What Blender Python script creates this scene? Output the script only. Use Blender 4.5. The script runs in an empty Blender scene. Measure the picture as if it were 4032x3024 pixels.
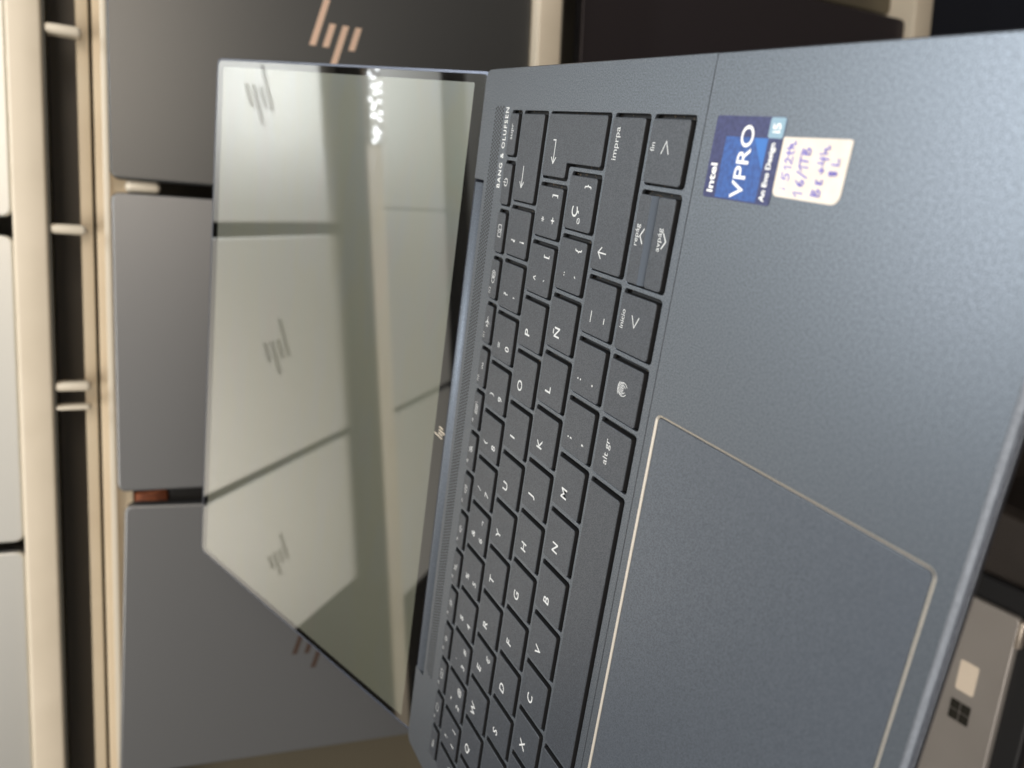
import bpy, bmesh, math, random
from mathutils import Matrix, Vector
R_ = math.radians
MM = 0.001
scene = bpy.context.scene
col = scene.collection

# ------------------------------------------------------------------ camera
W2C = ((0.13519315, -0.43997344, -0.88777598),
       (-0.95327202, -0.3020792, 0.00454053),
       (-0.27017637, 0.84567815, -0.46025341))
CAM = Vector((230.521, -219.344, 128.901)) * MM
rows = [Vector(W2C[0]), -Vector(W2C[1]), -Vector(W2C[2])]      # camera x, y, z axes in world
M = Matrix((rows[0], rows[1], rows[2])).transposed().to_4x4()
M.translation = CAM
cam_data = bpy.data.cameras.new("camera")
cam = bpy.data.objects.new("camera", cam_data)
col.objects.link(cam)
cam.matrix_world = M
cam_data.sensor_fit = 'HORIZONTAL'
cam_data.sensor_width = 36.0
cam_data.lens = 3148.2276 / 4032 * 36.0
cam_data.clip_start = 0.01
cam_data.clip_end = 50.0
cam_data.dof.use_dof = True
cam_data.dof.focus_distance = 0.245
cam_data.dof.aperture_fstop = cam_data.lens * 0.001 / 0.0023
cam_data.dof.aperture_blades = 0
scene.camera = cam

# ------------------------------------------------------------------ world, lamps, exposure
world = bpy.data.worlds.new("World")
scene.world = world
world.use_nodes = True
bg = world.node_tree.nodes['Background']
bg.inputs['Color'].default_value = (0.58, 0.57, 0.55, 1)
bg.inputs['Strength'].default_value = 0.30

def area(name, loc, target, size, size_y, power, color, spread=180):
    l = bpy.data.lights.new(name, 'AREA')
    l.shape = 'RECTANGLE'; l.size = size; l.size_y = size_y
    l.energy = power; l.color = color; l.spread = R_(spread)
    o = bpy.data.objects.new(name, l); col.objects.link(o)
    o.location = loc
    o.rotation_euler = (Vector(target) - Vector(loc)).to_track_quat('-Z', 'Y').to_euler()
    return o
area("ceiling_light", (0.60, 0.95, 1.75), (0.20, 0.0, 0.0), 1.3, 0.8, 60, (0.90, 0.96, 1.0))
area("warm_shop_light", (-0.2, -1.1, 1.5), (0.1, 0.4, 0.1), 1.2, 0.6, 22, (1.0, 0.94, 0.86))
area("low_shop_light", (1.0, -1.1, 0.6), (0.2, 0.4, 0.1), 0.9, 0.6, 9, (1.0, 0.88, 0.74))

vs = scene.view_settings
scene.display_settings.display_device = 'sRGB'
vs.view_transform = 'Standard'; vs.look = 'None'
vs.exposure = 0.0; vs.gamma = 1.0; vs.use_curve_mapping = False
scene.cycles.max_bounces = 6
scene.cycles.use_denoising = True

# ------------------------------------------------------------------ materials
def mat(name, base, rough=0.5, metal=0.0, ior=1.45, emit=None, estr=0.0, spec=0.5):
    m = bpy.data.materials.new(name); m.use_nodes = True
    p = m.node_tree.nodes['Principled BSDF']
    p.inputs['Base Color'].default_value = (*base, 1)
    p.inputs['Roughness'].default_value = rough
    p.inputs['Metallic'].default_value = metal
    p.inputs['IOR'].default_value = ior
    p.inputs['Specular IOR Level'].default_value = spec
    if emit:
        p.inputs['Emission Color'].default_value = (*emit, 1)
        p.inputs['Emission Strength'].default_value = estr
    return m

def noise_mix(m, c1, c2, scale, detail=2.0, lo=0.35, hi=0.65, rough=None, bump=0.0, bump_scale=None, dist=0.0002):
    """procedural mottling of the base colour (and roughness), plus fine bump"""
    nt = m.node_tree; n = nt.nodes; L = nt.links
    p = n['Principled BSDF']
    tc = n.new('ShaderNodeTexCoord')
    no = n.new('ShaderNodeTexNoise'); no.inputs['Scale'].default_value = scale; no.inputs['Detail'].default_value = detail
    L.new(tc.outputs['Object'], no.inputs['Vector'])
    cr = n.new('ShaderNodeValToRGB')
    cr.color_ramp.elements[0].position = lo; cr.color_ramp.elements[0].color = (*c1, 1)
    cr.color_ramp.elements[1].position = hi; cr.color_ramp.elements[1].color = (*c2, 1)
    L.new(no.outputs['Fac'], cr.inputs['Fac']); L.new(cr.outputs['Color'], p.inputs['Base Color'])
    if rough:
        mr = n.new('ShaderNodeMapRange')
        mr.inputs['From Min'].default_value = lo; mr.inputs['From Max'].default_value = hi
        mr.inputs['To Min'].default_value = rough[0]; mr.inputs['To Max'].default_value = rough[1]
        L.new(no.outputs['Fac'], mr.inputs['Value']); L.new(mr.outputs['Result'], p.inputs['Roughness'])
    if bump:
        nb = n.new('ShaderNodeTexNoise'); nb.inputs['Scale'].default_value = bump_scale or scale
        nb.inputs['Detail'].default_value = 3
        L.new(tc.outputs['Object'], nb.inputs['Vector'])
        b = n.new('ShaderNodeBump'); b.inputs['Strength'].default_value = bump; b.inputs['Distance'].default_value = dist
        L.new(nb.outputs['Fac'], b.inputs['Height']); L.new(b.outputs['Normal'], p.inputs['Normal'])
    return m

def flake(name, base, rough, metal, amp=0.35, bump=0.35, scale=2600):
    m = mat(name, base, rough, metal)
    lo = tuple(c * (1 - amp) for c in base); hi = tuple(min(1, c * (1 + amp)) for c in base)
    return noise_mix(m, lo, hi, scale, 2.5, 0.38, 0.62, (rough + 0.07, rough - 0.07), bump, scale * 1.3, 0.00005)

M_deck = flake("slate_blue_anodised", (0.102, 0.114, 0.130), 0.40, 0.5, 0.28, 0.018, 2500)
M_key = flake("key_plastic", (0.040, 0.045, 0.054), 0.40, 0.0, 0.35, 0.10, 3200)
M_roll = mat("key_rim_highlight", (0.13, 0.15, 0.18), 0.32, 0.3)  # lighter colour paints the highlight on the rolled front rim
M_keyside = mat("key_side_black", (0.010, 0.010, 0.011), 0.6)
M_legend = mat("legend_white", (0.58, 0.58, 0.57), 0.5)
M_print = mat("printed_silver_lettering", (0.78, 0.78, 0.76), 0.45)
M_pad = flake("touchpad_surface", (0.086, 0.097, 0.115), 0.38, 0.35, 0.22, 0.06, 3000)
M_trim = mat("champagne_chamfer", (0.96, 0.89, 0.78), 0.35, 0.8)
M_side = flake("dark_blue_side", (0.10, 0.11, 0.14), 0.38, 0.6, 0.2)
M_black = mat("black_void", (0.006, 0.006, 0.006), 0.7)
M_hinge = flake("hinge_satin_blue", (0.14, 0.16, 0.19), 0.55, 0.45, 0.15, 0.1)
M_hole = mat("grille_hole", (0.02, 0.02, 0.022), 0.7)
M_copper = mat("copper_mirror_logo", (1.0, 0.72, 0.55), 0.30, 0.55)
M_goldlogo = mat("small_gold_logo", (0.95, 0.84, 0.68), 0.35, 0.4)

# tray under the keys with dust caught in it
M_tray = mat("dusty_black_tray", (0.008, 0.008, 0.008), 0.7)
noise_mix(M_tray, (0.006, 0.006, 0.006), (0.16, 0.10, 0.05), 900, 5, 0.60, 0.78, None, 0.6, 1500, 0.0002)

# screen glass: strongly reflecting coated glass over black (bezel) / over grey lcd (display)
M_bezel = mat("bezel_glass", (0.004, 0.004, 0.004), 0.03, 0.0, 2.4)
M_lcd = mat("lcd_glass", (0.085, 0.088, 0.066), 0.42, 0.0, 1.6)
M_lcd.node_tree.nodes['Principled BSDF'].inputs['Coat Weight'].default_value = 1.0
M_lcd.node_tree.nodes['Principled BSDF'].inputs['Coat IOR'].default_value = 2.5
M_lcd.node_tree.nodes['Principled BSDF'].inputs['Coat Roughness'].default_value = 0.033
def lcd_iridescence(m):
    nt = m.node_tree; n = nt.nodes; L = nt.links; p = n['Principled BSDF']
    tc = n.new('ShaderNodeTexCoord')
    mp = n.new('ShaderNodeMapping'); mp.inputs['Scale'].default_value = (14, 46, 10); mp.inputs['Rotation'].default_value = (0, 0, 0.35)
    L.new(tc.outputs['Object'], mp.inputs['Vector'])
    no = n.new('ShaderNodeTexNoise'); no.inputs['Scale'].default_value = 1.0; no.inputs['Detail'].default_value = 3
    L.new(mp.outputs['Vector'], no.inputs['Vector'])
    cr = n.new('ShaderNodeValToRGB'); e = cr.color_ramp.elements
    e[0].position = 0.34; e[0].color = (0.92, 1.0, 0.86, 1)
    e[1].position = 0.68; e[1].color = (1.0, 0.88, 0.94, 1)
    x = e.new(0.45); x.color = (1.0, 0.98, 0.80, 1)
    x = e.new(0.57); x.color = (0.90, 0.96, 1.0, 1)
    L.new(no.outputs['Fac'], cr.inputs['Fac'])
    L.new(cr.outputs['Color'], p.inputs['Specular Tint'])
lcd_iridescence(M_lcd)

# ------------------------------------------------------------------ mesh helpers
def link(name, me, m=None, parent=None):
    o = bpy.data.objects.new(name, me); col.objects.link(o)
    if m is not None:
        for mm_ in (m if isinstance(m, (list, tuple)) else [m]):
            me.materials.append(mm_)
    if parent is not None: o.parent = parent
    return o

def empty(name, label, cat, group=None, loc=(0, 0, 0)):
    o = bpy.data.objects.new(name, None); col.objects.link(o)
    o.empty_display_size = 0.02; o.location = loc
    o['label'] = label; o['category'] = cat
    if group: o['group'] = group
    return o

def rrect(x0, y0, x1, y1, r, n=5):
    pts = []
    for cx, cy, a0 in ((x1 - r, y1 - r, 0), (x0 + r, y1 - r, 90), (x0 + r, y0 + r, 180), (x1 - r, y0 + r, 270)):
        for i in range(n + 1):
            a = R_(a0 + 90 * i / n)
            pts.append((cx + r * math.cos(a), cy + r * math.sin(a)))
    return pts

def rpoly(pts, r, n=4):
    """round the corners of any polygon (mm)"""
    out = []; N = len(pts)
    for i in range(N):
        p = Vector(pts[i]); a = Vector(pts[i - 1]); b = Vector(pts[(i + 1) % N])
        ri = r[i] if isinstance(r, (list, tuple)) else r
        da = (a - p).normalized(); db = (b - p).normalized()
        p0 = p + da * ri; p1 = p + db * ri
        for k in range(n + 1):
            t = k / n
            q = p0 * (1 - t) ** 2 + p * 2 * t * (1 - t) + p1 * t * t
            out.append((q.x, q.y))
    return out

def plate_mesh(outer, holes, z0, z1, bev=0.0, res=2, smooth=True):
    """flat plate with holes, rounded rim (mm in, metres out)"""
    cu = bpy.data.curves.new("tmp", 'CURVE'); cu.dimensions = '2D'; cu.fill_mode = 'BOTH'
    for loop in [outer] + list(holes):
        s = cu.splines.new('POLY'); s.points.add(len(loop) - 1)
        for i, (x, y) in enumerate(loop): s.points[i].co = (x * MM, y * MM, 0, 1)
        s.use_cyclic_u = True
    cu.extrude = ((z1 - z0) / 2 - bev) * MM
    cu.bevel_depth = bev * MM; cu.bevel_resolution = res; cu.offset = -bev * MM
    o = bpy.data.objects.new("tmp", cu); col.objects.link(o)
    dg = bpy.context.evaluated_depsgraph_get(); dg.update()
    me = bpy.data.meshes.new_from_object(o.evaluated_get(dg))
    bpy.data.objects.remove(o); bpy.data.curves.remove(cu)
    me.transform(Matrix.Translation((0, 0, (z0 + z1) / 2 * MM)))
    me.materials.clear()
    if smooth and bev:
        bm = bmesh.new(); bm.from_mesh(me)
        bmesh.ops.remove_doubles(bm, verts=bm.verts, dist=1e-7)
        for f in bm.faces: f.smooth = abs(f.normal.z) < 0.995
        for e in bm.edges:
            if len(e.link_faces) == 2 and e.calc_face_angle(0) > R_(38): e.smooth = False
        bm.to_mesh(me); bm.free()
    return me

def box_mesh(x0, y0, z0, x1, y1, z1, bev=0.0, seg=2):
    bm = bmesh.new()
    bmesh.ops.create_cube(bm, size=1)
    for v in bm.verts:
        v.co = Vector(((x0 + x1) / 2 + v.co.x * (x1 - x0), (y0 + y1) / 2 + v.co.y * (y1 - y0), (z0 + z1) / 2 + v.co.z * (z1 - z0))) * MM
    if bev:
        bmesh.ops.bevel(bm, geom=bm.edges[:], offset=bev * MM, segments=seg, profile=0.5, affect='EDGES')
        for f in bm.faces: f.smooth = True
        for e in bm.edges:
            if len(e.link_faces) == 2 and e.calc_face_angle(0) > R_(50): e.smooth = False
    me = bpy.data.meshes.new("box"); bm.to_mesh(me); bm.free()
    return me

def merge(meshes, name="m"):
    """join meshes, keeping a material index per source entry: [(mesh, index)]"""
    bm = bmesh.new()
    for me, idx in meshes:
        n0 = len(bm.faces)
        bm.from_mesh(me); bm.faces.ensure_lookup_table()
        for f in bm.faces[n0:]: f.material_index = idx
    out = bpy.data.meshes.new(name); bm.to_mesh(out); bm.free()
    return out

_z = [0]
def text_mesh(s, cx, cy, z, size, xs=1.0, rot=0.0, off=0.0, spacing=1.0, width=None, height=None):
    cu = bpy.data.curves.new("t", 'FONT'); cu.body = s; cu.size = size * MM
    cu.space_character = spacing; cu.offset = off * MM; cu.resolution_u = 4
    cu.fill_mode = 'FRONT'
    o = bpy.data.objects.new("t", cu); col.objects.link(o)
    dg = bpy.context.evaluated_depsgraph_get(); dg.update()
    me = bpy.data.meshes.new_from_object(o.evaluated_get(dg))
    bpy.data.objects.remove(o); bpy.data.curves.remove(cu)
    me.materials.clear()
    if not me.vertices: return me
    xsv = [v.co.x for v in me.vertices]; ysv = [v.co.y for v in me.vertices]
    mx = (min(xsv) + max(xsv)) / 2; my = (min(ysv) + max(ysv)) / 2
    sx, sy = xs, 1.0
    if width: sx = width * MM / (max(xsv) - min(xsv))
    if height: sy = height * MM / (max(ysv) - min(ysv))
    me.transform(Matrix.Translation((cx * MM, cy * MM, z * MM)) @ Matrix.Rotation(rot, 4, 'Z') @ Matrix.Diagonal((sx, sy, 1, 1)) @ Matrix.Translation((-mx, -my, 0)))
    return me

def ribbon_mesh(strokes, w, z):
    """flat pen strokes (mm) as mitred ribbons"""
    bm = bmesh.new()
    for si, st in enumerate(strokes):
        zz = (z + si * 0.012) * MM
        pts = [Vector(p) for p in st]
        closed = (pts[0] - pts[-1]).length < 1e-6 and len(pts) > 3
        if closed: pts = pts[:-1]
        N = len(pts); L = []; Rr = []
        for i, p in enumerate(pts):
            a = pts[i - 1] if (i > 0 or closed) else None
            b = pts[(i + 1) % N] if (i < N - 1 or closed) else None
            d1 = (p - a).normalized() if a is not None else None
            d2 = (b - p).normalized() if b is not None else None
            if d1 is None: d1 = d2
            if d2 is None: d2 = d1
            n1 = Vector((-d1.y, d1.x)); n2 = Vector((-d2.y, d2.x))
            m_ = (n1 + n2)
            m_ = m_.normalized() if m_.length > 1e-3 else n1
            k = min(1.7, 1 / max(0.3, m_.dot(n1)))
            e = Vector((0, 0))
            if not closed and i == 0: e = -d2 * w * 0.3
            if not closed and i == N - 1: e = d1 * w * 0.3
            l = p + m_ * w / 2 * k + e; r = p - m_ * w / 2 * k + e
            L.append(bm.verts.new((l.x * MM, l.y * MM, zz))); Rr.append(bm.verts.new((r.x * MM, r.y * MM, zz)))
        for i in range(N if closed else N - 1):
            j = (i + 1) % N
            try: bm.faces.new((Rr[i], Rr[j], L[j], L[i]))
            except ValueError: pass
    for f in bm.faces:
        f.normal_update()
        if f.normal.z < 0: f.normal_flip()
    me = bpy.data.meshes.new("r"); bm.to_mesh(me); bm.free()
    return me

def arc(cx, cy, r, a0, a1, n=10, ry=None):
    ry = ry or r
    return [(cx + r * math.cos(R_(a0 + (a1 - a0) * i / n)), cy + ry * math.sin(R_(a0 + (a1 - a0) * i / n))) for i in range(n + 1)]

def set_kind(o, k): o['kind'] = k

# ================================================================== RACK (behind): its own frame h (along), k (depth), z (up)
AZ = R_(10.0); ROLL = 0.0178
pivot = Vector((188.93, -256.04, 120.0)) * MM
RACK = Matrix.Rotation(AZ, 4, 'Z') @ Matrix.Translation(pivot) @ Matrix.Rotation(-math.atan(ROLL), 4, 'Y') @ Matrix.Translation(-pivot)

M_shelf = mat("cream_painted_shelf", (0.80, 0.70, 0.55), 0.35)
noise_mix(M_shelf, (0.76, 0.665, 0.52), (0.82, 0.72, 0.57), 26, 4, 0.3, 0.7, (0.30, 0.45))
M_back = mat("beige_slat_panel", (0.7, 0.58, 0.42), 0.5)
noise_mix(M_back, (0.80, 0.66, 0.47), (0.88, 0.75, 0.55), 18, 3, 0.3, 0.7)
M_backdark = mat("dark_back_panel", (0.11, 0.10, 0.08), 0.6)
M_shade = mat("painted_shade", (0.10, 0.095, 0.08), 0.5)  # dark colour paints the shade under the shelves, also on the added board
M_white = mat("white_peg", (0.84, 0.76, 0.62), 0.25)

def rk(me): me.transform(RACK); return me
rack = empty("shelving_rack", "cream shelving rack behind the open laptop, holding rows of closed laptops", "shelving")
shelves = [(-660, -632, 334), (-211, -188.5, 334), (157.5, 178.2, 376), (462, 494, 378)]
for i, (zb, zt, k0) in enumerate(shelves):
    sh = link("shelf", rk(box_mesh(-700, k0, zb, 900, 592, zt, 2.5, 3)), M_shelf, rack)
    link("shade_sheet", rk(box_mesh(-690, k0 + 2, zb - 1.2, 890, 590, zb - 0.1)), M_shade, sh)  # thin dark sheet standing in for the shade below the shelf
link("light_block_board", rk(box_mesh(-700, 378, 712, 900, 592, 800, 2.5, 3)), M_shade, rack)  # unseen dark board, added to keep ceiling light out of the screen
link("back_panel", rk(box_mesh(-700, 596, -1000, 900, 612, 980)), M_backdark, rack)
link("rail", rk(box_mesh(-700, 396, 108, 900, 408, 128.5, 1)), M_back, rack)
link("rail", rk(box_mesh(-700, 396, 130.5, 900, 408, 138.5, 1)), M_back, rack)
for h in (343, 212, 103, 88):
    w = 3.4 if h != 88 else 2.0
    link("shelf_bracket", rk(box_mesh(h - w, 378, 134.5, h + w, 392, 157.4, 3, 3)), M_white, rack)
M_inner = mat("brown_gap_fill", (0.22, 0.19, 0.15), 0.4)
link("gap_fill_board", rk(box_mesh(-700, 440, 138.7, 900, 444, 156.2)), M_inner, rack)  # added board, gives the deep gap a dim tone where little light reaches
link("acrylic_highlight", rk(box_mesh(-700, 389, 119.5, 900, 391.5, 123.5, .4)), M_white, rack)  # pale bar shaped as the highlight along an acrylic edge
link("hanging_peg", rk(box_mesh(240, 376, 87, 249, 395, 110, 4, 3)), M_white, rack)

def rack_fill(name, h, k, z, size, power, tilt):
    l = bpy.data.lights.new(name, 'AREA'); l.shape = 'RECTANGLE'; l.size = size; l.size_y = 0.08; l.energy = power; l.color = (0.93, 0.97, 1.0)
    o = bpy.data.objects.new(name, l); col.objects.link(o)
    o.matrix_world = RACK @ Matrix.Translation(Vector((h, k, z)) * MM) @ Matrix.Rotation(R_(tilt), 4, 'X')
rack_fill("rack_fill_light", 520, 40, 900, 0.35, 4.0, 55)  # unseen fill, added to brighten the upper right of the rack
# led strip under the third shelf, lit part only at the right
M_led = mat("led_diode", (1, 1, 1), 0.3, 0, 1.45, (0.92, 0.96, 1.0), 15)
M_ledbase = mat("led_tape", (0.7, 0.7, 0.66), 0.4)
led = empty("led_strip", "row of bright white LEDs along the shelf above the laptops, seen mirrored in the screen", "light strip")
link("tape", rk(box_mesh(300, 375, 466, 700, 377.6, 492)), M_ledbase, led)
bmx = bmesh.new()
rnd = random.Random(3)
for i in range(36):
    hh = 305 + i * 10.5
    for zz in ((472, 0), (479, 3), (486, 7)):
        mtx = Matrix.Translation(Vector((hh + zz[1] + rnd.uniform(-4, 4), 374.6, zz[0] + rnd.uniform(-3.5, 3.5))) * MM) @ Matrix.Diagonal((1.9 * MM, 0.6 * MM, 1.9 * MM, 1))
        bmesh.ops.create_uvsphere(bmx, u_segments=8, v_segments=6, radius=1, matrix=mtx)
me = bpy.data.meshes.new("diodes"); bmx.to_mesh(me); bmx.free()
dio = link("diode", rk(me), M_led, led); dio['kind'] = 'stuff'

# closed laptops, standing on their short side, lid outwards
def logo_mesh(s, th, z0, z1):
    """four slanted bars: tall, short, dropping, short  (local x right, y up, centred)"""
    sl = math.tan(R_(17)); parts = []
    for i, (a, b) in enumerate(((0, 2.0), (0, 1), (-0.75, 1), (0, 1))):
        x = (i - 1.5) * s * 0.56; y0 = (a - 0.5) * s; y1 = (b - 0.5) * s
        pts = [(x + y0 * sl - th / 2, y0), (x + y0 * sl + th / 2, y0), (x + y1 * sl + th / 2, y1), (x + y1 * sl - th / 2, y1)]
        parts.append((plate_mesh(pts, [], z0, z1), 0))
    return merge(parts, "logo")

def lid_mat(name, c, rough=0.38, metal=0.75):
    return flake(name, c, rough, metal, 0.08, 0.05, 3000)
ML_graphite = lid_mat("lid_graphite", (0.125, 0.126, 0.125), 0.36)
ML_grey = lid_mat("lid_warm_grey", (0.262, 0.264, 0.268), 0.40)
ML_silver = lid_mat("lid_silver", (0.65, 0.64, 0.60), 0.42)
ML_dark = lid_mat("lid_aubergine", (0.050, 0.042, 0.046), 0.35, 0.4)
ML_navy = lid_mat("lid_navy", (0.03, 0.035, 0.05), 0.35, 0.5)
ML_olive = lid_mat("lid_olive", (0.16, 0.14, 0.10), 0.4, 0.4)
M_ledge = mat("lid_edge_dark", (0.10, 0.10, 0.11), 0.4, 0.6)
M_darklogo = mat("logo_dark_mirror", (0.13, 0.115, 0.10), 0.3, 0.3)
M_brownlogo = mat("logo_brown_mirror", (0.10, 0.065, 0.05), 0.3, 0.3)

def closed_laptop(h0, h1, zb, zt, kf, lean, lidm, logom, label, roll=0.0, logo=True, group=None, ls=17, dz=0, dh=0, bw=3.9):
    """lid faces -k; stands on shelf at zb; h0<h1"""
    w = h1 - h0; t = zt - zb
    root = empty("closed_laptop", label, "laptop", group)
    base = Vector(((h0 + h1) / 2, kf, zb)) * MM
    L = RACK @ Matrix.Translation(base) @ Matrix.Rotation(-R_(lean), 4, 'X') @ Matrix.Rotation(R_(roll), 4, 'Y')
    root.matrix_world = L
    # local: x along h, y depth (0 front), z up
    flat = Matrix.Rotation(R_(90), 4, 'X')      # plate xy -> xz, plate z -> -y
    lidp = plate_mesh(rrect(-w / 2, 0, w / 2, t, 6, 6), [], 0, 6.0, 1.6, 3); lidp.transform(Matrix.Translation((0, 6.0 * MM, 0)) @ flat)
    link("lid", lidp, lidm, root)
    bp = plate_mesh(rrect(-w / 2 + .6, .6, w / 2 - .6, t - .6, 6, 6), [], 0, 9.5, 2.2, 3); bp.transform(Matrix.Translation((0, 16.5 * MM, 0)) @ flat)
    link("base", bp, M_ledge, root)
    if logo:
        lg = logo_mesh(ls, bw * ls / 17, 0, 0.35)
        # reading direction: down (local x -> -z), top of letters towards +h
        Rm = Matrix(((0, 1, 0, 0), (0, 0, -1, 0), (-1, 0, 0, 0), (0, 0, 0, 1)))
        lg.transform(Matrix.Translation((dh * MM, 0.05 * MM, (t / 2 + dz) * MM)) @ Rm)
        link("logo", lg, logom, root)
    return root

G1 = "closed laptops on the shelf behind the open laptop"
closed_laptop(248, 470, -187.5, 121, 344, 5, ML_graphite, M_copper, "graphite closed laptop with a bright copper logo, standing right of the screen", 0, True, G1, 17, 2, 4, 4.6)
closed_laptop(26.5, 239, -187.5, 120.5, 344, 5, ML_grey, M_brownlogo, "lilac grey closed laptop hidden mostly behind the screen, logo covered", 0, True, G1)
closed_laptop(-205, 5.5, -187.5, 120, 344, 5, ML_grey, M_brownlogo, "grey closed laptop with a dark brown logo half hidden behind the screen edge", 2.0, True, G1, 17, 12, -13)
closed_laptop(-440, -228, -187.5, 80, 420, 6, ML_olive, M_brownlogo, "dull olive closed laptop at the far left of the shelf", 0, False, G1)
G2 = "closed silver laptops on the upper shelf, seen mirrored in the screen"
closed_laptop(218, 440, 179, 461, 385, 5, ML_silver, M_darklogo, "bright silver closed laptop nearest the LED strip on the upper shelf", 0, True, G2, 19)
closed_laptop(-8, 206, 179, 455, 385, 5, ML_silver, M_darklogo, "silver closed laptop in the middle of the mirrored upper row", 0, True, G2, 19)
closed_laptop(-188, -15, 179, 447, 385, 5, ML_silver, M_darklogo, "smaller silver closed laptop at the left of the mirrored upper row", 0, True, G2, 15, -20)
G3 = "closed laptops on the topmost shelf"
closed_laptop(234, 470, 495, 690, 386, 5, ML_silver, M_darklogo, "silver closed laptop on the topmost shelf above the LED strip", 0, False, G3)
closed_laptop(0, 232.5, 495, 690, 386, 5, ML_silver, M_darklogo, "silver closed laptop in the middle of the topmost shelf", 0, False, G3)
closed_laptop(-240, -6, 495, 690, 386, 5, ML_silver, M_darklogo, "silver closed laptop at the left of the topmost shelf", 0, False, G3)
G0 = "dark laptops on the lower shelves"
closed_laptop(250, 478, -631, -250, 344, 4, ML_dark, M_darklogo, "near black aubergine closed laptop under the cream shelf edge", 0, False, G0)
closed_laptop(488, 720, -631, -262, 364, 4, ML_olive, M_darklogo, "olive brown closed laptop right of the near black one", 0, False, G0)
closed_laptop(300, 560, -1000, -700, 346, 4, ML_navy, M_darklogo, "navy closed laptop under the lowest cream shelf edge", 0, False, G0)

# things between the closed laptops
M_orange = mat("orange_card", (0.55, 0.16, 0.06), 0.55)
noise_mix(M_orange, (0.30, 0.09, 0.04), (0.62, 0.20, 0.08), 90, 2, 0.35, 0.6)
ob = link("small_box", rk(box_mesh(-30, 398, 84, 18, 470, 108, 1.5)), M_orange)
ob['label'] = "small orange cardboard box showing in the gap between two grey laptops"; ob['category'] = "box"
M_blk = mat("black_plastic", (0.008, 0.008, 0.009), 0.5)
cb = link("charger_case", rk(box_mesh(-28, 392, -187, 24, 460, 83.8, 2)), M_blk)
cb['label'] = "black plastic case standing under the small orange box between laptops"; cb['category'] = "case"

# ================================================================== BELOW: dark table with a silver tablet
M_table = mat("dark_brown_table", (0.035, 0.028, 0.024), 0.45)
noise_mix(M_table, (0.025, 0.020, 0.017), (0.05, 0.040, 0.034), 12, 4, 0.3, 0.7)
M_floor = mat("dark_brown_floor", (0.05, 0.040, 0.034), 0.6)
noise_mix(M_floor, (0.045, 0.035, 0.030), (0.07, 0.055, 0.046), 3, 4, 0.3, 0.7)
fl = link("floor", box_mesh(-4000, -4000, -1060, 4000, 4000, -1040), M_floor); fl['kind'] = 'structure'

tbl = empty("low_table", "dark low table carrying the silver tablet, below the open laptop", "table")
link("tabletop", box_mesh(-900, -250, -440, 46, 250, -415, 3), M_table, tbl)
for x, y in ((-870, -220), (16, -220), (-870, 220), (16, 220)):
    link("leg", box_mesh(x - 20, y - 20, -1039.5, x + 20, y + 20, -440.5, 2), M_table, tbl)

ta = empty("black_folder", "black folder lying under the silver tablet", "folder")
ta.matrix_world = Matrix.Translation(Vector((-10, 27, -400)) * MM) @ Matrix.Rotation(R_(4.8), 4, 'Z')
link("cover", box_mesh(-300, -16, -14.5, 16, 230, -6.2, 2.5, 3), M_blk, ta)
ts = empty("silver_tablet", "silver tablet with a dark four square emblem and a cream sticker, lower right", "tablet")
ts.matrix_world = Matrix.Translation(Vector((-10, 27, -400)) * MM) @ Matrix.Rotation(R_(4.8), 4, 'Z')
M_tab = mat("tablet_silver", (0.58, 0.53, 0.47), 0.40, 0.5)
noise_mix(M_tab, (0.42, 0.39, 0.365), (0.47, 0.44, 0.415), 16, 2, 0.3, 0.7)
M_tabedge = mat("tablet_edge_light", (0.60, 0.52, 0.44), 0.3, 0.7)
link("body", plate_mesh(rrect(-290, 0, 0, 200, 4), [], -6, 0, 1.2, 3), M_tab, ts)
link("hinge_edge", box_mesh(-20, -3.2, -5, -1, 0.6, 0.6, 1.0), M_tabedge, ts)
M_mark = mat("emblem_dark", (0.06, 0.058, 0.05), 0.25, 0.6)
sq = []
for ix in (0, 1):
    for iy in (0, 1):
        x = -82 + ix * 7.5 - 7.2; y = 24 + iy * 7.5 - 7.2
        sq.append((box_mesh(x, y, 0.05, x + 6.9, y + 6.9, 0.4), 0))
link("emblem", merge(sq), M_mark, ts)
M_cream = mat("cream_paper", (0.88, 0.76, 0.62), 0.6)
tk = plate_mesh(rrect(-67, 17.5, -45, 30.5, 1.5), [], 0.05, 0.35)
link("sticker", tk, M_cream, ts)

# hidden display arm that carries the open laptop (from the rack shelf)
M_arm = mat("black_steel", (0.02, 0.02, 0.02), 0.4, 0.6)
arm = empty("display_arm", "black steel arm under the open laptop, fixed to the rack shelf", "stand")
link("support_plate", box_mesh(70, -60, -15.5, 150, 50, -12.2, 1), M_arm, arm)
def bar(p, q, r):
    p = Vector(p) * MM; q = Vector(q) * MM; d = q - p
    bm = bmesh.new()
    bmesh.ops.create_cone(bm, segments=16, radius1=r * MM, radius2=r * MM, depth=d.length, cap_ends=True,
                          matrix=Matrix.Translation((p + q) / 2) @ d.to_track_quat('Z', 'Y').to_matrix().to_4x4())
    me = bpy.data.meshes.new("bar"); bm.to_mesh(me); bm.free(); return me
link("arm", bar((110, 10, -22), (95, 372, -192), 6), M_arm, arm)

# ================================================================== THE OPEN LAPTOP
lap = empty("open_laptop", "open slate blue laptop with Spanish keyboard and glossy reflecting screen", "laptop")
X0, X1, YB, YF = -36.7, 260.3, 70.5, -150.0
P = 18.7

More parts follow.
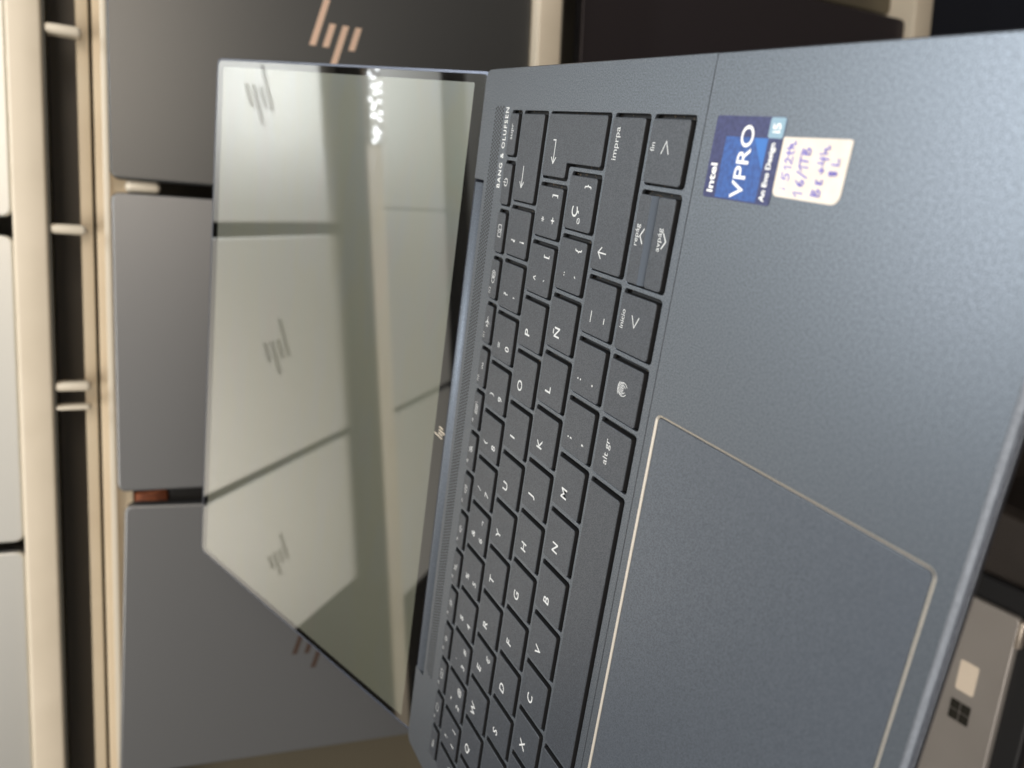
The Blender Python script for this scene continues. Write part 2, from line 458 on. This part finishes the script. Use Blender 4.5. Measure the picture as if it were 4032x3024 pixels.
# key layout: (x0, x1, ytop, ybottom) are the WELLS (mm)
ROW = {'N': (35.7, 18.4), 'Q': (17.0, -0.3), 'A': (-1.7, -18.9), 'Z': (-20.4, -37.6), 'S': (-39.1, -56.4), 'F': (45.0, 37.1)}
BAR = 1.25
keys = []   # dict(cell=(x0,x1,ytop,ybot), leg=[...])
def K(x0, x1, row, leg=(), **kw):
    yt, yb = ROW[row]
    d = dict(x0=x0 + BAR, x1=x1, yt=yt, yb=yb, leg=list(leg)); d.update(kw); keys.append(d)
def tx(s, x, y, size=4.5, **kw): return ('t', s, x, y, size, kw)
def rb(st, w=0.34): return ('r', st, w)
LEFT, RIGHT = -22.9 - BAR, 246.3

def dig(cx0, d, sym, third=None):
    l = [tx(d, cx0 + 6.9, 23.3, 4.1)]
    if sym: l.append(tx(sym, cx0 + 6.9, 29.9, 3.9))
    if third: l.append(tx(third, cx0 + 14.0, 23.2, 3.7))
    return l
nx = lambda c: c * P - 9.47
K(LEFT, nx(0), 'N', [tx('º', -19.6, 29.6, 3.4), tx('ª', -19.6, 23.4, 3.4), tx('\\', -13.5, 23.4, 3.4)])
syms = [('1', '!', '|'), ('2', '"', '@'), ('3', '·', '#'), ('4', '$', None), ('5', '%', None), ('6', '&', '¬'), ('7', '/', None), ('8', '(', None), ('9', ')', None), ('0', '=', None)]
for i, (d, s, t3) in enumerate(syms):
    K(nx(i), nx(i + 1), 'N', dig(nx(i), d, s, t3))
K(nx(10), nx(11), 'N', [tx("'", nx(10) + 6.6, 23.5, 4.2), tx('?', nx(10) + 6.8, 29.9, 4.2)])
K(nx(11), nx(12), 'N', [tx('¡', nx(11) + 7.1, 23.1, 4.2), tx('¿', nx(11) + 6.9, 29.8, 4.2)])
K(nx(12), RIGHT, 'N', [rb([[(228.2, 29.2), (221.2, 29.2)], [(223.0, 30.6), (221.2, 29.2), (223.0, 27.8)]], 0.4)])
qx = lambda c: c * P
K(LEFT, 0, 'Q', [rb([[(-18, 10.4), (-12, 10.4)], [(-13.5, 11.6), (-12, 10.4), (-13.5, 9.2)]])])
for i, ch in enumerate("QWERTYUIOP"):
    l = [tx(ch, qx(i) + 7.0, 10.3, 4.7, xs=1.06)]
    if ch == 'E': l.append(tx('€', qx(i) + 14.1, 4.2, 3.9))
    K(qx(i), qx(i + 1), 'Q', l)
K(qx(10), qx(11), 'Q', [tx('^', 193.8, 11.0, 3.9), tx('`', 193.8, 4.6, 4.0), tx('[', 201.6, 4.8, 3.9)])
K(qx(11), qx(12), 'Q', [tx('*', 212.9, 11.0, 3.9), tx('+', 213.1, 4.5, 4.2), tx(']', 220.7, 5.0, 3.9)])
ax = lambda c: c * P + 4.68
K(LEFT, ax(0), 'A', [tx('bloq mayús', -11.5, -8.6, 2.6)])
for i, ch in enumerate("ASDFGHJKLÑ"):
    K(ax(i), ax(i + 1), 'A', [tx(ch, ax(i) + 7.0, -8.4 + (0.3 if ch == 'Ñ' else 0), 4.7, xs=1.06)])
K(ax(10), ax(11), 'A', [tx('¨', 198.5, -7.4, 4.2), tx('´', 198.5, -13.8, 4.2), tx('{', 206.4, -13.7, 3.9)])
K(ax(11), ax(12), 'A', [tx('Ç', 217.5, -8.3, 4.7, xs=1.06), tx('}', 225.3, -13.4, 3.9), rb([arc(215, -10.8, .8, 0, 360, 12), [(214.4, -11.2), (215.6, -10.4)]], 0.22)])
zx = lambda c: c * P + 14.06
K(LEFT, zx(-1), 'Z', [rb([[(-16, -31), (-16, -24.6)], [(-17.6, -26.2), (-16, -24.6), (-14.4, -26.2)]])])
K(zx(-1), zx(0), 'Z', [tx('>', zx(-1) + 7, -25.4, 3.8), tx('<', zx(-1) + 7, -32.4, 3.8)])
for i, ch in enumerate("ZXCVBNM"):
    K(zx(i), zx(i + 1), 'Z', [tx(ch, zx(i) + 7.2, -27.3, 4.7, xs=1.06)])
K(zx(7), zx(8), 'Z', [tx(';', 151.4, -25.4, 4.2), tx(',', 151.5, -32.8, 4.6)])
K(zx(8), zx(9), 'Z', [tx(':', 170.1, -25.3, 4.2), tx('.', 170.1, -32.6, 4.8)])
K(zx(9), zx(10), 'Z', [rb([[(187.8, -26.0), (191.0, -26.0)], [(188.7, -33.0), (190.2, -33.0)]])])
K(zx(10), RIGHT, 'Z', [rb([[(207.9, -28.3), (207.9, -24.3)], [(206.3, -25.9), (207.9, -24.3), (209.5, -25.9)]], 0.38),
                       tx('imprpa', 238.1, -24.6, 3.2, width=8.9)])
# space row
K(LEFT, 4.0 - 8.0, 'S', [tx('ctrl', -14, -46, 3.0)])
K(-4.0, 14.7, 'S', [tx('fn', 4.5, -46, 3.0)])
K(14.7, 33.2, 'S', [rb([rrect(20, -48.5, 24, -44.5, 0.1, 1) + [(24 - 0.0, -44.5)]], 0.3)])
K(33.2, 50.55, 'S', [tx('alt', 40.5, -46, 3.0)])
K(50.55, 144.75, 'S')
K(144.75, 163.3, 'S', [tx('alt gr', 154.6, -45.3, 3.2, width=7.6)])
fpr = []
for j, rr_ in enumerate((0.35, 0.8, 1.25, 1.7, 2.1)):
    fpr.append(arc(173.9, -47.5, rr_ * 0.92, 200 - j * 6 if j % 2 else 235, -25 + j * 7 if j % 2 else -60, 10, rr_ * 1.05))
fpr.append([(172.1, -45.6), (173.2, -45.2), (174.6, -45.2), (175.7, -45.8)])
K(163.3, 182.0, 'S', [rb(fpr, 0.2)])
K(182.0, 200.65, 'S', [tx('inicio', 192.5, -41.6, 2.5, width=5.2), rb([[(194.2, -45.8), (191.2, -47.4), (194.2, -49.0)]])])
K(200.65, 227.2, 'S', [tx('repág', 215.4, -41.5, 2.5, width=5.7), rb([[(213.4, -44.3), (215.3, -42.9), (217.2, -44.3)]], 0.4)], half='up')
K(200.65, 227.2, 'S', [tx('avpág', 215.4, -51.5, 2.5, width=6.0), rb([[(213.4, -52.8), (215.3, -54.2), (217.2, -52.8)]], 0.4)], half='down')
K(227.2, RIGHT, 'S', [tx('fin', 238.1, -41.5, 2.5, width=2.2), rb([[(236.6, -45.6), (239.7, -47.1), (236.6, -48.6)]])])
# function row
FP = (RIGHT - LEFT) / 16
def fn_icon(i, x, y):
    e = 0.24
    if i == 1: return rb([rrect(x - 1.6, y - 1, x + 1.6, y + 1, .3, 2) + [(x + 1.6, y + .7)]], e)
    if i == 2: return rb([rrect(x - 1.9, y - 1, x + 1.9, y + 1, .3, 2) + [(x + 1.9, y + .7)], [(x, y - 1), (x, y + 1)]], e)
    if i in (3, 4):
        r = .7 if i == 3 else .95
        return rb([arc(x, y, r * .8, 0, 360, 10)] + [[(x + r * 1.2 * math.cos(a), y + r * 1.2 * math.sin(a)), (x + r * 1.7 * math.cos(a), y + r * 1.7 * math.sin(a))] for a in [k * math.pi / 4 for k in range(8)]], e)
    if i in (5, 6, 7):
        s = [[(x - 1.5, y - .5), (x - .8, y - .5), (x, y - 1.2), (x, y + 1.2), (x - .8, y + .5), (x - 1.5, y + .5), (x - 1.5, y - .5)]]
        if i == 5: s.append([(x - 2.0, y + 1.3), (x + 1.2, y - 1.3)])
        for q in range(i - 5): s.append(arc(x + .1, y, .8 + .7 * q, -55, 55, 6))
        return rb(s, e)
    if i == 8: return rb([rrect(x - .5, y - .4, x + .5, y + 1.4, .4, 3) + [(x + .5, y + 1.0)], arc(x, y, 1.1, 180, 360, 8), [(x, y - 1.1), (x, y - 1.6)], [(x - 1.5, y + 1.4), (x + 1.5, y - 1.4)]], e)
    if i == 9: return rb([rrect(x - 2.2, y - 1.1, x + 1.2, y + .8, .2, 2) + [(x + 1.2, y + .6)], [(x - 1.8, y + .2), (x + .8, y + .2)], [(x - 1.8, y - .5), (x + .8, y - .5)], [(x + 1.7, y), (x + 2.3, y)], [(x + 1.5, y + 1.0), (x + 2.0, y + 1.4)]], e)
    if i == 11: return rb([[(x - 2.0, y), (x + 1.6, y)], [(x - .8, y - 1.4), (x + .2, y), (x - .8, y + 1.4)], [(x - 2.0, y - .6), (x - 1.5, y), (x - 2.0, y + .6)]], 0.34)
    if i == 12:
        hx = lambda cx, r: [(cx + r * math.cos(R_(60 * k_)), y + r * math.sin(R_(60 * k_))) for k_ in range(7)]
        return rb([hx(x - 1.4, 1.2), hx(x + .6, 1.45), hx(x + .6, .7)], e)
    return None
for i in range(16):
    a = LEFT + FP * i; b = a + FP
    l = []
    if i == 0: l = [tx('esc', a + 8.6, 41.2, 2.7)]
    elif i <= 12:
        l = [tx('f%d' % i, a + 4.4, 43.2 if i > 9 else 43.2, 1.9)]
        ic = fn_icon(i, a + 9.9, 41.4)
        if i == 10: l.append(tx('ins', a + 9.8, 41.0, 2.4))
        elif ic: l.append(ic)
    elif i == 13: l = [rb([rrect(a + 7.2, 40, a + 11.4, 42.4, .3, 2) + [(a + 11.4, 42.1)], arc(a + 9.3, 41.2, .65, 0, 360, 8)], .26)]
    elif i == 14: l = [rb([arc(a + 9.4, 41.3, 1.25, 120, 420, 14), [(a + 9.4, 41.4), (a + 9.4, 43.0)]], .36)]
    elif i == 15: l = [tx('supr', a + 9.7, 41.3, 2.7, width=5.3)]
    K(a, b, 'F', l)

# wells in the deck (enter is L shaped; the two arrow halves share one well)
wells = []; seen = set()
for d in keys:
    r = (round(d['x0'], 2), round(d['x1'], 2), d['yt'], d['yb'])
    if r in seen: continue
    seen.add(r); wells.append(rrect(d['x0'], d['yb'], d['x1'], d['yt'], 1.1, 4))
EX0, EX1 = qx(12) + BAR, ax(12) + BAR
ent = [(EX0, 16.9), (EX0, 0.6), (EX1, 0.6), (EX1, -18.8), (RIGHT, -18.8), (RIGHT, 16.9)]
wells.append(rpoly(ent, 1.1))

SEAM = -59.6
rear_out = rpoly([(X0, SEAM), (X1, SEAM), (X1, YB), (221.0, YB), (221.0, 61.8), (3.4, 61.8), (3.4, YB), (X0, YB)],
                 [0.01, 0.01, 4, 0.6, 0.8, 0.8, 0.6, 4])
TP = (51.3, -144.7, 172.3, -62.7)
front_out = rpoly([(X0, YF + 1.4), (X1, YF + 1.4), (X1, SEAM - 0.03), (X0, SEAM - 0.03)], [6, 6, .01, .01])
deck = merge([(plate_mesh(rear_out, wells, -1.1, 0.0, 0.14, 2), 0),
              (plate_mesh(front_out, [rrect(TP[0], TP[1], TP[2], TP[3], 2.0, 6)], -1.1, 0.0, 0.14, 2), 0)], "deck")
link("keyboard_deck", deck, M_deck, lap)

# lower body: tapered tub under the deck
def tub():
    bm = bmesh.new()
    prof = [(0.0, -0.25), (0.35, -0.9), (0.2, -2.0), (-1.0, -5.0), (-5.0, -9.0), (-12.0, -11.0)]
    rings = []
    for off, z in prof:
        pts = rrect(X0 - off + 0.05, YF - off + 0.05, X1 + off - 0.05, YB + (min(off, 0)) - 0.4, 5.5, 6)
        rings.append([bm.verts.new((x * MM, y * MM, z * MM)) for x, y in pts])
    for a, b in zip(rings, rings[1:]):
        n = len(a)
        for i in range(n): bm.faces.new((a[i], b[i], b[(i + 1) % n], a[(i + 1) % n]))
    bm.faces.new(list(reversed(rings[-1])))
    for f in bm.faces: f.smooth = True
    bmesh.ops.recalc_face_normals(bm, faces=bm.faces)
    me = bpy.data.meshes.new("tub"); bm.to_mesh(me); bm.free(); return me
link("lower_body", tub(), M_side, lap)
# bright chamfer along the front and side rims
def chamfer():
    bm = bmesh.new()
    a = rrect(X0 + 1.3, YF + 1.3, X1 - 0.7, YB - 0.7, 4.5, 6); b = rrect(X0 - 0.3, YF - 0.4, X1 + 0.3, YB - 0.2, 5.5, 6)
    va = [bm.verts.new((x * MM, y * MM, 0.03 * MM)) for x, y in a]; vb = [bm.verts.new((x * MM, y * MM, -0.85 * MM)) for x, y in b]
    n = len(a)
    for i in range(n):
        j = (i + 1) % n
        if a[i][1] > YF + 8 or a[j][1] > YF + 8: continue
        bm.faces.new((va[i], vb[i], vb[j], va[j]))
    bmesh.ops.delete(bm, geom=[v for v in bm.verts if not v.link_faces], context='VERTS')
    bmesh.ops.recalc_face_normals(bm, faces=bm.faces)
    for f in bm.faces:
        if f.normal.z < 0: f.normal_flip()
    me = bpy.data.meshes.new("ch"); bm.to_mesh(me); bm.free(); return me
link("front_chamfer", chamfer(), flake("chamfer_slate", (0.15, 0.165, 0.19), 0.48, 0.4, 0.15, 0.02), lap)
link("key_tray", box_mesh(-26, -58.2, -2.4, 249, 47.5, -1.9), M_tray, lap)
for (x, y) in ((-15, -130), (238, -130), (-15, 45), (238, 45)):
    link("rubber_foot", box_mesh(x - 8, y - 4, -12.2, x + 8, y + 4, -10.4, .8), M_blk, lap)

# touchpad
pad = link("touchpad", plate_mesh(rrect(TP[0] + .85, TP[1] + .85, TP[2] - .85, TP[3] - .85, 1.2, 5), [], -1.2, -0.22, 0.12, 2), M_pad, lap)
def ring(o, i, zo, zi, zb):
    bm = bmesh.new()
    vo = [bm.verts.new((x * MM, y * MM, zo * MM)) for x, y in o]; vi = [bm.verts.new((x * MM, y * MM, zi * MM)) for x, y in i]
    vb = [bm.verts.new((x * MM, y * MM, zb * MM)) for x, y in i]
    n = len(o)
    for k in range(n):
        j = (k + 1) % n
        bm.faces.new((vo[k], vo[j], vi[j], vi[k])); bm.faces.new((vi[k], vi[j], vb[j], vb[k]))
    me = bpy.data.meshes.new("ring"); bm.to_mesh(me); bm.free(); return me
link("trim", ring(rrect(TP[0] - .05, TP[1] - .05, TP[2] + .05, TP[3] + .05, 2.0, 6), rrect(TP[0] + .58, TP[1] + .58, TP[2] - .58, TP[3] - .58, 1.3, 6), 0.04, -0.30, -1.1), M_trim, pad)
link("pad_gap", box_mesh(TP[0] + .5, TP[1] + .5, -1.9, TP[2] - .5, TP[3] - .5, -1.3), M_black, pad)

# keys
G = 0.78; ZT = 0.85
for d in keys:
    x0, x1, yt, yb = d['x0'] + 0.5, d['x1'] - 1.12, d['yt'] - 0.55, d['yb'] + 1.08
    if d.get('half') == 'up': yb = -45.4
    if d.get('half') == 'down': yt = -48.2
    me = plate_mesh(rrect(x0, yb, x1, yt, 0.9, 4), [], -1.7, ZT, 0.26, 3)
    if d.get('half') == 'up':                  # front rim of the upper half key rolls down
        bm = bmesh.new(); prof = [(yb + 0.3, ZT + 0.004)] + [(yb - 2.0 * math.sin(R_(9 * q)), ZT + 0.004 - 1.3 * (1 - math.cos(R_(9 * q)))) for q in range(11)] + [(yb - 2.0, -1.7)]
        r0 = [bm.verts.new(((x0 + .1) * MM, y * MM, z * MM)) for y, z in prof]; r1 = [bm.verts.new(((x1 - .1) * MM, y * MM, z * MM)) for y, z in prof]
        for q in range(len(prof) - 1):
            f = bm.faces.new((r0[q + 1], r1[q + 1], r1[q], r0[q])); f.smooth = q < len(prof) - 2
        for rr_, x_ in ((r0, x0), (r1, x1)):
            c_ = bm.verts.new(((x0 + .1 if rr_ is r0 else x1 - .1) * MM, (yb + .3) * MM, -1.7 * MM))
            bm.faces.new(rr_ + [c_])
        m2 = bpy.data.meshes.new("roll"); bm.to_mesh(m2); bm.free()
        me = merge([(me, 0), (m2, 2)])
    else: me = merge([(me, 0)])
    for p in me.polygons:
        if p.center.z < -0.1 * MM and abs(p.normal.z) < 0.5: p.material_index = 1
    ko = link("key", me, [M_key, M_keyside, M_roll], lap)
    d['o'] = ko
    ms = []
    for L_ in d['leg']:
        if L_[0] == 't': ms.append((text_mesh(L_[1], L_[2], L_[3], ZT + 0.03, L_[4], off=(0.010 if L_[4] > 3.4 else 0.0) * L_[4], **L_[5]), 0))
        else: ms.append((ribbon_mesh(L_[1], L_[2], ZT + 0.03), 0))
    if ms: link("key_legend", merge(ms), M_legend, ko)
ent_k = rpoly([(EX0 + G, 16.9 - G), (EX0 + G, 0.6 + G), (EX1 + G, 0.6 + G), (EX1 + G, -18.8 + G), (RIGHT - G, -18.8 + G), (RIGHT - G, 16.9 - G)], [0.9, 0.9, 0.9, 0.9, 0.9, 0.9])
me = merge([(plate_mesh(ent_k, [], -1.7, ZT, 0.26, 3), 0)])
for p in me.polygons:
    if p.center.z < -0.1 * MM and abs(p.normal.z) < 0.5: p.material_index = 1
ek = link("key", me, [M_key, M_keyside], lap); ek['label'] = "L shaped enter key"
link("key_legend", ribbon_mesh([[(237.6, 11.2), (237.6, 9.7), (230.5, 9.7)], [(232.3, 11.1), (230.5, 9.7), (232.3, 8.3)]], 0.4, ZT + 0.03), M_legend, ek)

# speaker grille: staggered hexagonal holes
bm = bmesh.new()
cols = 176
for r in range(6):
    for c in range(cols):
        x = 247.2 - c * 1.36 - (0.68 if r % 2 else 0); y = 52.4 + r * 1.22
        if x < 9.0 + (59 - y) * -0.8: continue
        vs_ = [bm.verts.new(((x + .50 * math.cos(R_(60 * k))) * MM, (y + .54 * math.sin(R_(60 * k))) * MM, 0.012 * MM)) for k in range(6)]
        bm.faces.new(vs_)
me = bpy.data.meshes.new("grille"); bm.to_mesh(me); bm.free()
link("speaker_grille", me, M_hole, lap)
link("printed_lettering", text_mesh("BANG & OLUFSEN", 233.3, 49.0, 0.02, 3.4, spacing=1.25, off=0.03, width=27.7, height=2.5), M_print, lap)

# hinge cover
def hinge():
    bm = bmesh.new(); prof = []
    for i in range(13):
        a = R_(10 + 160 * i / 12)
        prof.append((66.6 - 4.3 * math.cos(a), -3.3 + 3.9 * math.sin(a)))
    rings = []
    for x in (4.6, 219.8):
        rings.append([bm.verts.new((x * MM, y * MM, z * MM)) for y, z in prof])
    for i in range(12):
        f = bm.faces.new((rings[0][i], rings[1][i], rings[1][i + 1], rings[0][i + 1])); f.smooth = True
    bm.faces.new(rings[0]); bm.faces.new(list(reversed(rings[1])))
    bmesh.ops.recalc_face_normals(bm, faces=bm.faces)
    me = bpy.data.meshes.new("hinge"); bm.to_mesh(me); bm.free(); return me
link("hinge_cover", hinge(), M_hinge, lap)
link("hinge_pocket", box_mesh(3.2, 61.6, -6.5, 221.2, 70.2, -4.6), M_black, lap)

# screen lid, laid far back
TH = R_(20.5)
lidM = Matrix.Translation(Vector((0, 73, -3)) * MM) @ Matrix.Rotation(TH, 4, 'X')
scr = bpy.data.objects.new("screen", plate_mesh(rpoly([(X0, 0), (X1, 0), (X1, 210), (X0, 210)], [2, 2, 5, 5], 5), [], -5.2, -0.2, 1.0, 3)); col.objects.link(scr)
scr.data.materials.append(M_side); scr.parent = lap; scr.matrix_world = lidM
scr.name = "screen_shell"
rimm = plate_mesh(rpoly([(X0 + .1, 1), (X1 - .1, 1), (X1 - .1, 209.9), (X0 + .1, 209.9)], [2, 2, 5, 5], 5),
                  [rpoly([(X0 + 1.2, 2), (X1 - 1.2, 2), (X1 - 1.2, 208.8), (X0 + 1.2, 208.8)], [2, 2, 4, 4], 5)], -0.9, 0.02, 0.1, 2)
o = link("rim", rimm, M_side, scr)
DX0, DX1, DY0, DY1 = -32.4, 256.0, 8.6, 203.2
o = link("bezel", plate_mesh(rpoly([(X0 + 1.2, 2), (X1 - 1.2, 2), (X1 - 1.2, 208.8), (X0 + 1.2, 208.8)], [2, 2, 4, 4], 5), [rrect(DX0, DY0, DX1, DY1, 0.6, 3)], -0.5, -0.1), M_bezel, scr)
o = link("display", plate_mesh(rrect(DX0, DY0, DX1, DY1, 0.6, 3), [], -0.52, -0.12), M_lcd, scr)
lg = logo_mesh(2.5, 0.5, 0, 0.03); lg.transform(Matrix.Translation(Vector((114.0, 4.6, -0.08)) * MM))
link("logo", lg, M_goldlogo, scr)

# processor sticker
M_navy = mat("sticker_navy", (0.028, 0.034, 0.14), 0.35); noise_mix(M_navy, (0.012, 0.016, 0.075), (0.026, 0.030, 0.11), 900, 3, 0.35, 0.65)
M_blue = mat("sticker_blue", (0.02, 0.10, 0.36), 0.35); noise_mix(M_blue, (0.010, 0.048, 0.20), (0.020, 0.085, 0.30), 800, 3, 0.35, 0.65)
M_sky = mat("sticker_sky", (0.02, 0.13, 0.42), 0.35)
M_pale = mat("sticker_pale_blue", (0.22, 0.34, 0.42), 0.3)
M_wprint = mat("sticker_white_print", (0.88, 0.87, 0.83), 0.4)
st = link("processor_sticker", plate_mesh(rrect(227.9, -86.05, 246.4, -63.9, 0.8, 4), [], 0.02, 0.12), M_navy, lap)
st['label'] = "navy and blue processor sticker with white lettering"
link("panel", plate_mesh(rrect(228.2, -81.8, 241.9, -68.2, 0.02, 1), [], 0.121, 0.135), M_blue, st)
link("panel", plate_mesh([(235.0, -81.75), (241.85, -81.75), (241.85, -77.6)], [], 0.136, 0.148), M_sky, st)
link("panel", plate_mesh(rrect(242.0, -85.95, 246.3, -81.5, 0.5, 3), [], 0.121, 0.135), M_pale, st)
lt = [(text_mesh("intel", 232.4, -66.0, 0.15, 3.0, off=0.07, width=6.6), 0),
      (text_mesh("VPRO", 236.5, -75.2, 0.16, 5.2, off=0.04, width=16.0, height=4.0), 0),
      (text_mesh("An Evo Design", 234.8, -83.7, 0.15, 2.0, off=0.05, width=12.4), 0),
      (text_mesh("i5", 244.1, -83.7, 0.15, 3.2, off=0.05), 0)]
link("sticker_lettering", merge(lt), M_wprint, st)

# handwritten paper label
M_paper = mat("cream_label_paper", (0.74, 0.65, 0.56), 0.8); noise_mix(M_paper, (0.70, 0.61, 0.52), (0.76, 0.67, 0.58), 300, 3, 0.3, 0.7)
M_ink = mat("violet_ink", (0.12, 0.10, 0.48), 0.6)
lb = link("paper_label", plate_mesh(rpoly([(230.0, -104.6), (242.6, -104.6), (242.4, -86.3), (230.2, -86.3)], [2.4, 0.6, 0.4, 1.6], 5), [], 0.03, 0.13), M_paper, lap)
lb['label'] = "cream paper label with violet handwriting"
S = []
def hw(x, y, sc, *sts):
    for s_ in sts: S.append([(x + a * sc, y + b * sc) for a, b in s_])
y1 = -90.2
hw(231.9, y1, 1.9, [(0, .25), (.05, .6)], [(0, 1.0), (.05, 1.05)])
hw(233.9, y1, 1.9, [(.75, 1.15), (.1, 1.05), (0, .6), (.45, .65), (.6, .3), (.3, 0), (-.1, .1)])
hw(236.2, y1, 1.9, [(-.2, .75), (.15, 1.1), (.1, 0)])
hw(237.2, y1, 1.9, [(0, .85), (.25, 1.15), (.5, .9), (.35, .5), (-.05, .05), (.7, .05)])
hw(238.9, y1, 1.9, [(.2, 1.2), (.15, .2), (.4, 0)], [(-.2, .75), (1.1, .8)])
hw(240.0, y1, 1.9, [(.1, 1.2), (.15, 0), (.2, .5), (.5, .6), (.6, 0), (.9, .2)])
y2 = -94.6
hw(231.2, y2, 2.3, [(-.2, .6), (.15, 1.0), (.1, -.1)])
hw(232.8, y2, 2.3, [(.5, 1.0), (.1, .6), (.05, .2), (.35, 0), (.55, .25), (.3, .5), (.08, .3)])
hw(234.6, y2, 2.3, [(0, -.2), (.5, 1.1)])
hw(236.4, y2, 2.3, [(-.2, .6), (.15, 1.0), (.1, -.1)])
hw(237.5, y2, 2.3, [(-.3, .95), (.6, 1.0)], [(.2, 1.0), (.15, 0)])
hw(239.2, y2, 2.3, [(0, 0), (.05, 1.0), (.45, .85), (.1, .5), (.55, .3), (.4, 0), (0, .02)])
y3 = -99.4
hw(231.3, y3, 2.2, [(0, 0), (.05, 1.0), (.5, .85), (.1, .5), (.6, .3), (.4, 0), (0, .02)])
hw(233.6, y3, 2.0, [(.45, .85), (.05, .75), (.1, .5), (.3, .45), (.05, .35), (.05, .05), (.5, .05)])
hw(235.7, y3, 2.0, [(0, .4), (.7, .45)], [(.35, .8), (.32, .1)])
hw(237.6, y3, 2.2, [(.1, 1.0), (0, .4), (.6, .45)], [(.5, .9), (.45, -.2)])
hw(239.5, y3, 2.2, [(0, 1.0), (.05, 0), (.1, .4), (.45, .5), (.5, 0), (.8, .1)])
y4 = -102.6
hw(235.4, y4, 1.9, [(.35, .5), (.05, .8), (.3, 1.05), (.5, .8), (.1, .25), (.3, 0), (.5, .2), (.35, .5)])
hw(237.6, y4, 1.9, [(.05, .95), (0, .05), (.65, .1)])
link("handwriting", ribbon_mesh(S, 0.30, 0.15), M_ink, lb)

# dust caught around the keys
rnd = random.Random(11)
bm = bmesh.new()
def grain(x, y, z, r):
    bmesh.ops.create_icosphere(bm, subdivisions=1, radius=r * MM, matrix=Matrix.Translation((x * MM, y * MM, z * MM)) @ Matrix.Diagonal((1, rnd.uniform(.5, 1), .6, 1)))
for _ in range(420):
    d = rnd.choice(keys)
    if rnd.random() < .55: x, y = rnd.uniform(d['x0'], d['x1']), d['yb'] + rnd.uniform(0.05, .55)
    else: x, y = d['x1'] - rnd.uniform(.05, .55), rnd.uniform(d['yb'], d['yt'])
    grain(x, y, rnd.uniform(-1.7, -0.9), rnd.uniform(.05, .14))
for _ in range(60):
    d = rnd.choice(keys); grain(rnd.uniform(d['x0'] + 1, d['x1'] - 1), rnd.uniform(d['yb'] + 1, d['yt'] - 1), ZT + .02, rnd.uniform(.03, .06))
me = bpy.data.meshes.new("dust"); bm.to_mesh(me); bm.free()
M_dust = mat("tan_dust", (0.34, 0.24, 0.14), 0.9)
du = link("dust", me, M_dust, lap); du['kind'] = 'stuff'
